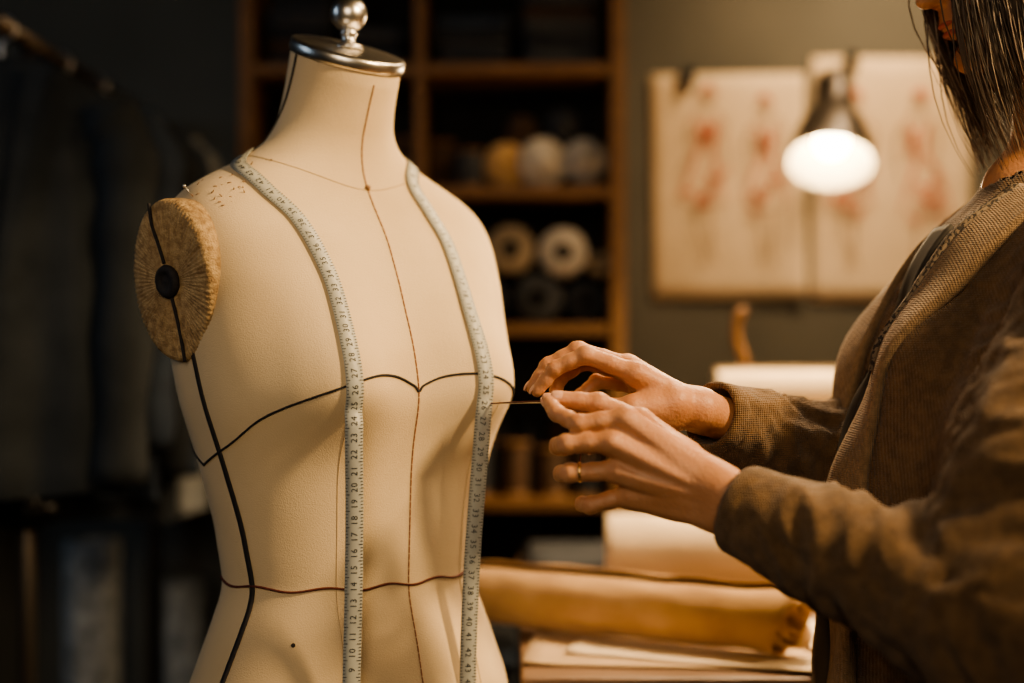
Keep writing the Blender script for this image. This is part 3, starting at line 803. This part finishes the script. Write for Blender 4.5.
def spool(b,x,y,z,r,h,mi):
    T=Matrix.Translation((x,y,z))
    b.lathe([(0,0),(r,0),(r,h*.06),(r*.86,h*.09)],T,28,4); b.lathe([(r*.86,h*.09),(r*.93,h*.3),(r*.93,h*.7),(r*.86,h*.91)],T,28,mi); b.lathe([(r*.86,h*.91),(r,h*.94),(r,h),(r*.25,h),(r*.2,h*.9),(0,h*.9)],T,28,4)
def cone_(b,x,y,z,r,h,mi):
    T=Matrix.Translation((x,y,z)); b.lathe([(0,0),(r*.95,0),(r,h*.05),(r*.98,h*.25),(r*.85,h*.80),(r*.6,h*.93),(r*.30,h*.94),(r*.26,h),(r*.15,h),(0,h*.97)],T,28,mi)
Z2=1.582
rollend(tsb,-.012,Z2+.045,.044,.12,1,.1,2.79,4)
def lie(b,x,y,z,r,L,mi,ang):
    T=Matrix.Translation((x,y,z)) @ Matrix.Rotation(ang,4,'Z') @ Matrix.Rotation(math.pi/2,4,'X')
    b.lathe([(0,0),(r*.35,0),(r*.35,-.004),(r*.9,-.004),(r,-.012),(r*.97,-L*.5),(r,-L+.01),(r*.85,-L),(0,-L)],T,32,mi)
lie(tsb,.066,2.785,Z2+.050,.049,.15,0,.30); lie(tsb,.142,2.79,Z2+.054,.044,.15,0,-.05); lie(tsb,.100,2.81,Z2+.128,.034,.12,2,.0); lie(tsb,.02,2.82,Z2+.120,.030,.12,3,.1)
spool(tsb,-.085,2.80,Z2,.030,.075,2); spool(tsb,-.145,2.86,Z2,.034,.10,3)
for i in range(4): spool(tsb,-.46+.085*i,2.82,Z2,.036,.09+.01*(i%2),(3,2,1,3)[i])
Z1=.975
for i in range(5): spool(tsb,-.14+.072*i,2.80,Z1,.032,.085+.012*((i*3)%4),(1,2,3,3,2)[i])
for i in range(6): cone_(tsb,-.15+.062*i,2.92,Z1,.030,.14+.01*(i%3),(2,3,2,2,3,2)[i])
for i in range(4): cone_(tsb,-.45+.075*i,2.86,Z1,.034,.13,(2,3,1,2)[i])
tsb.obj('spools',[M['white'],M['tancloth'],M['greyc'],M['brownc'],M['wood']],root('thread_spools',(-.1,2.85,Z2)))
ff_=MB()
def folded(b,x0,x1,z,h,mi,y0=2.77,y1=2.98):
    prof=[]; n=8
    for k in range(n+1):
        a=math.pi/2+math.pi*k/n; prof.append((y0+h/2+math.cos(a)*h/2, z+h/2+math.sin(a)*h/2))
    prof += [(y1,z),(y1,z+h)]
    m_=len(prof); xs=np.linspace(x0,x1,9); vv=[];f2=[]
    for i,x in enumerate(xs):
        for (y,zz) in prof:
            vv.append((x, y+.004*noise.noise(Vector((x*20,zz*30,1))), zz+.002*noise.noise(Vector((x*25,y*10,zz*9)))*(1 if zz>z+.002 else 0)))
    for i in range(8):
        for k in range(m_): k2=(k+1)%m_; f2.append((i*m_+k,i*m_+k2,(i+1)*m_+k2,(i+1)*m_+k))
    f2.append(tuple(reversed(range(m_)))); f2.append(tuple(8*m_+k for k in range(m_)))
    b.add(vv,f2,mi)
def stack(b,x0,x1,z,n,ms,seed=0):
    rnd=random.Random(seed); z+=.001
    for i in range(n):
        h=rnd.uniform(.020,.032); folded(b,x0+rnd.uniform(0,.012),x1-rnd.uniform(0,.012),z,h,ms[i%len(ms)],2.77+rnd.uniform(0,.02)); z+=h+.0008
stack(ff_,-.155,.0,1.82,4,[0,1,0,2],1); stack(ff_,.012,.175,1.82,5,[1,0,1,3],2); stack(ff_,-.485,-.35,1.82,5,[0,3,0,1],3); stack(ff_,-.335,-.205,1.82,3,[1,0],4)
stack(ff_,-.155,.02,.50,8,[0,1,2],5); stack(ff_,.03,.175,.50,7,[1,0,3],6); stack(ff_,-.49,-.34,.50,9,[0,3,1],7); stack(ff_,-.33,-.20,.50,6,[1,2],8)
stack(ff_,-.155,.175,.08,8,[0,1],9); stack(ff_,-.49,-.2,.08,7,[1,0],10)
stack(ff_,-.155,.0,2.10,3,[0,1],11); stack(ff_,-.48,-.22,2.10,4,[1,0],12)
ff_.obj('cloth_folds',[M['darkc'],M['greyc'],M['navy'],M['brownc']],root('folded_fabrics',(-.1,2.85,1.9)))
b=MB(); folded(b,.02,.33,.9012,.016,0,2.215,2.50); folded(b,.03,.31,.9180,.014,0,2.225,2.49)  # cloth added to darken the lit back of the table top
b.obj('darkening_cloth_folds',[M['darkc']],root('table_darkening_cloth',(.17,2.36,.90)))

# =================================================================== SKETCHES ON WALL
def sketch(name,x0,x1,z0,z1,rot,figs):
    r=root(name,((x0+x1)/2,3.055,(z0+z1)/2)); cx,cz=(x0+x1)/2,(z0+z1)/2
    def W(x,z,dy):
        X=x-cx; Z=z-cz; return Vector((cx+X*math.cos(rot)-Z*math.sin(rot), 3.0535-dy, cz+X*math.sin(rot)+Z*math.cos(rot)))
    vv=[];f2=[];n=14
    for i in range(n+1):
        for j in range(n+1):
            a,b_=i/n,j/n; cur=.010*max(0,(.18-b_)/.18)*a+.006*max(0,(a-.85)/.15)*(1-b_)
            vv.append(W(x0+(x1-x0)*a,z0+(z1-z0)*b_,cur))
    for i in range(n):
        for j in range(n): f2.append((i*(n+1)+j,(i+1)*(n+1)+j,(i+1)*(n+1)+j+1,i*(n+1)+j+1))
    o=mobj('sheet',vv,f2,M['paper'],r); solid(o,.0008,1)
    for (fx,fz,hh,seed) in figs:
        rnd=random.Random(seed); red=MB(); brn=MB()
        def st(b,pts,w):
            P=catmull([W(fx+(p_[0]+rnd.uniform(-.012,.012))*hh,fz+(p_[1]+rnd.uniform(-.012,.012))*hh,.0125) for p_ in pts],6); v2=[];f3=[]
            for i,p in enumerate(P):
                t=(P[min(i+1,len(P)-1)]-P[max(i-1,0)]).normalized(); s_=t.cross(Vector((0,1,0))); ww=w*(.4+.6*math.sin(math.pi*i/(len(P)-1)))
                v2+= [p-s_*ww,p+s_*ww]
            for i in range(len(P)-1): f3.append((i*2,i*2+1,i*2+3,i*2+2))
            b.add(v2,f3)
        st(brn,[(-.02,.47),(-.035,.44),(-.02,.40),(.0,.385),(.02,.40),(.03,.44),(.015,.47),(-.02,.47)],.0018)
        st(red,[(-.035,.45),(-.02,.485),(.02,.485),(.035,.44)],.006)
        sway=rnd.uniform(-.05,.05)
        for s_ in (-1,1):
            st(brn,[(s_*.01,.38),(s_*.07,.34),(s_*.105,.25),(s_*.10,.12),(s_*.14+sway,.02)],.0018)
            st(red,[(s_*.055,.33),(s_*.045,.22),(s_*.035+sway*.4,.15),(s_*.075+sway,.05),(s_*.13+sway,-.12)],.003)
            st(brn,[(s_*.03+sway,-.1),(s_*.04+sway,-.26),(s_*.022,-.40),(s_*.045,-.47)],.0018)
        for k in range(4):
            xx=rnd.uniform(-.04,.04); st(red,[(xx,.30),(xx*1.2,.24),(xx*1.4,.19)],.004)
        for k in range(5):
            xx=rnd.uniform(-.08,.08)+sway; zz=rnd.uniform(-.14,-.02); st(red,[(xx-.03,zz),(xx,zz-.03),(xx+.03,zz+.01)],.004)
        st(brn,[(-.12+sway,-.12),(sway,-.15),(.12+sway,-.12)],.002); st(red,[(-.03,.02),(.04,-.0),(.10,.05)],.004)
        red.obj('red_strokes',M['redpencil'],r); brn.obj('pencil_strokes',M['brownpencil'],r)
    b=MB(); b.box((cx-.10,3.030,z1-.03),(cx-.075,3.052,z1+.008)); b.tube([(cx-.0875,3.03,z1-.008),(cx-.0875,3.02,z1-.045)],.004,8)
    bevel(b.obj('binder_clip',M['blackmetal'],r,False),.002)
sketch('fashion_sketch',.300,.630,ZC+.093,ZC+.575,.010,[(.42,ZC+.35,.40,1),(.545,ZC+.34,.38,2)])
sketch('fashion_sketch.001',.642,.985,ZC+.085,ZC+.610,-.006,[(.73,ZC+.34,.40,3),(.87,ZC+.33,.42,4)])

# =================================================================== LAMP
lamp=root('wall_lamp',(.60,2.6,ZC+.33))
C=Vector((.582,2.60,ZC+.325)); n_=Vector((-.15,-.50,-.85)).normalized()
T=zdir(C,-n_)
b=MB()
RS=.90
outer=[(.0875,0),(.0875,.004),(.083,.025),(.076,.055),(.066,.085),(.052,.110),(.042,.128),(.039,.142),(.038,.190),(.034,.203),(.018,.210),(0,.211)]
inner_=[(.0860,0.001),(.081,.025),(.074,.055),(.064,.083),(.050,.107),(.037,.125),(.0,.130)]
outer=[(r*RS,z) for r,z in outer]; inner_=[(r*RS,z) for r,z in inner_]
b.lathe(outer,T,56,0); b.lathe([outer[0],inner_[0]],T,56,0); b.lathe(inner_,T,56,1)
b.obj('lamp_shade',[M['shade'],M['shadein']],lamp)
b=MB(); b.lathe([(0,.020)]+[(.030*math.sin(t*math.pi/14),.050-.030*math.cos(t*math.pi/14)) for t in range(1,12)]+[(.014,.09),(.013,.12)],T,32); b.obj('bulb',M['bulb'],lamp)
topP=C-n_*.207; b=MB()
b.tube([topP,topP-n_*.015+Vector((.01,.02,.005))],.010,14)
b.tube(catmull([topP-n_*.01,topP+Vector((.03,.10,.0)),topP+Vector((.05,.22,-.04)),Vector((.70,3.04,ZC+.42))],8),.0065,12)
b.lathe([(0,0),(.035,0),(.036,.004),(.030,.012),(0,.014)],zdir((.70,3.056,ZC+.42),(0,-1,0)),28)
b.obj('lamp_arm',M['shade'],lamp)

# =================================================================== CLOTHES RACK
RX=-.75; rk=root('clothes_rack',(RX,2.4,0))
b=MB()
for y in (2.20,2.98):
    b.tube([(RX,y,.06),(RX,y,1.745)],.013,16); b.tube([(RX-.26,y,.05),(RX+.18,y,.05)],.013,14)
    for s_ in (-1,1): b.lathe([(0,0),(.025,.0),(.028,.02),(.015,.035)],Matrix.Translation((RX+(.17 if s_>0 else -.25),y,.0)),16)
b.tube([(RX,2.06,1.745),(RX,3.0,1.745)],.013,16); b.tube([(RX,2.20,.30),(RX,2.98,.30)],.010,12)
b.obj('rack_frame',M['rackmetal'],rk)
b=MB(); b.lathe([(.014,0),(.021,0),(.022,.05),(.014,.055)],Matrix.Translation((RX,2.20,.99)),20); b.tube([(RX-.055,2.20,1.02),(RX+.045,2.20,1.02)],.011,12); b.obj('rack_joint',M['blackmetal'],rk)
def garment(i,y,x,ztop,zh,w,m,rot,seed):
    rnd=random.Random(seed); b=MB(); NSg=72; rows=44; R=Matrix.Rotation(rot,3,'Z'); c0=Vector((x,y,0)); vv=[];f2=[]
    for j in range(rows+1):
        t=j/rows; z=ztop+(zh-ztop)*t; dz=ztop-z
        hw=w/2*(.92+.10*t)
        if dz<.07: hw=.055+(w/2*.92-.055)*(dz/.07)**.75
        th=.018+.022*min(1,dz/.06)+.004*t
        for k in range(NSg):
            a=2*math.pi*k/NSg
            fold=.010*t*math.sin(a*9+seed)+.012*t*noise.noise(Vector((math.cos(a)*2,math.sin(a)*2+seed,z*2)))+.004*noise.noise(Vector((math.cos(a)*5,seed,z*9)))
            p=Vector(((hw+fold)*math.cos(a),(th+fold*.9)*math.sin(a),0)); vv.append(c0+R@p+Vector((0,0,z+.006*math.sin(a*3+seed)*t)))
    for j in range(rows):
        for k in range(NSg): k2=(k+1)%NSg; f2.append((j*NSg+k,(j+1)*NSg+k,(j+1)*NSg+k2,j*NSg+k2))
    f2.append(tuple(range(NSg))); b.add(vv,f2,0)
    for s_ in (-1,1):
        L=rnd.uniform(.50,.58); sp=c0+R@Vector((s_*(w/2-.02),0,0))+Vector((0,0,ztop-.085))
        pts=[sp+Vector((-s_*.02,0,.015)),sp+R@Vector((s_*.020,0,0))+Vector((0,0,-.06)),sp+R@Vector((s_*.022,-.01,0))+Vector((0,0,-.25)),sp+R@Vector((s_*.014,-.015,0))+Vector((0,0,-L))]
        PP=catmull(pts,8); b.tube(PP,[.040+.010*min(1,k/6)-.012*k/len(PP)+.004*math.sin(k*1.3+seed) for k in range(len(PP))],16)
    for s_ in (-1,1):
        vv=[]
        for j in range(12):
            z=ztop-.01-j*.03; xw=.05-.045*j/11
            for q_ in (xw, xw+.035*(1-j/14)): vv.append(c0+R@Vector((s_*q_,-(.022+.028*min(1,(ztop-z)/.06))-.006,0))+Vector((0,0,z)))
        b.add(vv,[(k*2,k*2+1,k*2+3,k*2+2) for k in range(11)],0)
    hk=[c0+Vector((0,0,ztop-.02)),c0+Vector((0,0,1.735-.012)),c0+Vector((.018,0,1.735+.0)),c0+Vector((.019,0,1.752)),c0+Vector((.0,0,1.7635)),c0+Vector((-.018,0,1.75))]
    b.tube(catmull(hk,6),.0022,8,1)
    b.obj('jacket_%d'%i,[m,M['chrome']],rk)
gm=[(2.115,'black',.36,1.70,1.055,.06),(2.275,'navy',.40,1.705,1.03,-.06),(2.38,'black',.37,1.70,.98,.08),(2.485,'navy',.40,1.70,1.05,-.04),(2.59,'paleshirt',.38,1.70,.97,.05),(2.695,'darkc',.36,1.70,1.02,0)]
for i,(y,m_,w,zt,zh,ro) in enumerate(gm): garment(i,y,RX+(-.02 if i%2 else -.008),zt,zh,w,M[m_],ro,i+3)
ur=root('upright_paper_rolls',(-.82,2.9,0)); b=MB()
for (x,y,r,h,mi) in ((-1.16,2.9,.05,1.3,1),(-.845,2.86,.056,.88,0),(-.66,2.88,.045,.80,0)):
    b.lathe([(r*.4,.001),(r,.001),(r,h),(r*.4,h),(r*.4,.001)],Matrix.Translation((x,y,0)),32,mi)
b.obj('rolls',[M['paleshirt'],M['greyc']],ur)
# =================================================================== LIGHTS
def aim(o,loc,tgt): o.location=loc; o.rotation_euler=(Vector(tgt)-Vector(loc)).to_track_quat('-Z','Y').to_euler(); col.objects.link(o)
def area(name,loc,tgt,size,power,colr,spread=110):
    l=bpy.data.lights.new(name,'AREA'); l.size=size; l.energy=power; l.color=colr; l.spread=spread*D2R; o=bpy.data.objects.new(name,l); aim(o,loc,tgt)
def spot(name,loc,tgt,rad,power,colr,ang,blend):
    l=bpy.data.lights.new(name,'SPOT'); l.shadow_soft_size=rad; l.energy=power; l.color=colr; l.spot_size=ang*D2R; l.spot_blend=blend; o=bpy.data.objects.new(name,l); aim(o,loc,tgt)
spot('studio_key_light',(1.20,.80,2.20),(-.20,1.45,1.20),.10,180,(1.0,.70,.37),42,.45)
area('soft_fill_light',(-.1,-.7,1.8),(-.1,1.5,1.2),.8,3.0,(1.0,.80,.56),70)
area('cool_left_fill',(-2.1,1.2,2.0),(-.8,2.4,1.3),.8,3.0,(.60,.78,1.0),120)  # added cool fill for the rack side; the room has no window there
area('overhead_fill_light',(1.25,1.75,2.65),(.45,1.5,1.2),.4,11,(1.0,.70,.40),120)  # added warm fill from overhead, no fitting modelled
area('wall_fill_light',(.85,2.55,2.35),(.68,3.06,1.5),.2,5.5,(1.0,.68,.38))  # added fill for wall and sketches, which the lamp shade leaves unlit
area('table_fill_light',(.55,2.30,2.2),(.40,1.95,.9),.25,13,(1.0,.70,.40),90)  # added fill to brighten table and rolls, no lamp hangs here
spot('desk_bulb_light',C+n_*.005,C+n_,.03,26,(1,.72,.42),150,.6)
w=bpy.data.worlds.new('w'); bpy.context.scene.world=w; w.use_nodes=True
w.node_tree.nodes['Background'].inputs[0].default_value=(.5,.6,.7,1); w.node_tree.nodes['Background'].inputs[1].default_value=.02
try:
    bpy.context.scene.view_settings.view_transform='AgX'; bpy.context.scene.view_settings.look='AgX - Medium High Contrast'
except Exception as e: print(e)
# =================================================================== CAMERA
cd=bpy.data.cameras.new('camera'); cd.lens=50; cd.sensor_width=36; cam=bpy.data.objects.new('camera',cd); cam.location=(0,0,ZC); cam.rotation_euler=(math.pi/2,0,0)
col.objects.link(cam); cd.dof.use_dof=True; cd.dof.focus_distance=1.36; cd.dof.aperture_fstop=1.5; cd.clip_start=.02
bpy.context.scene.camera=cam
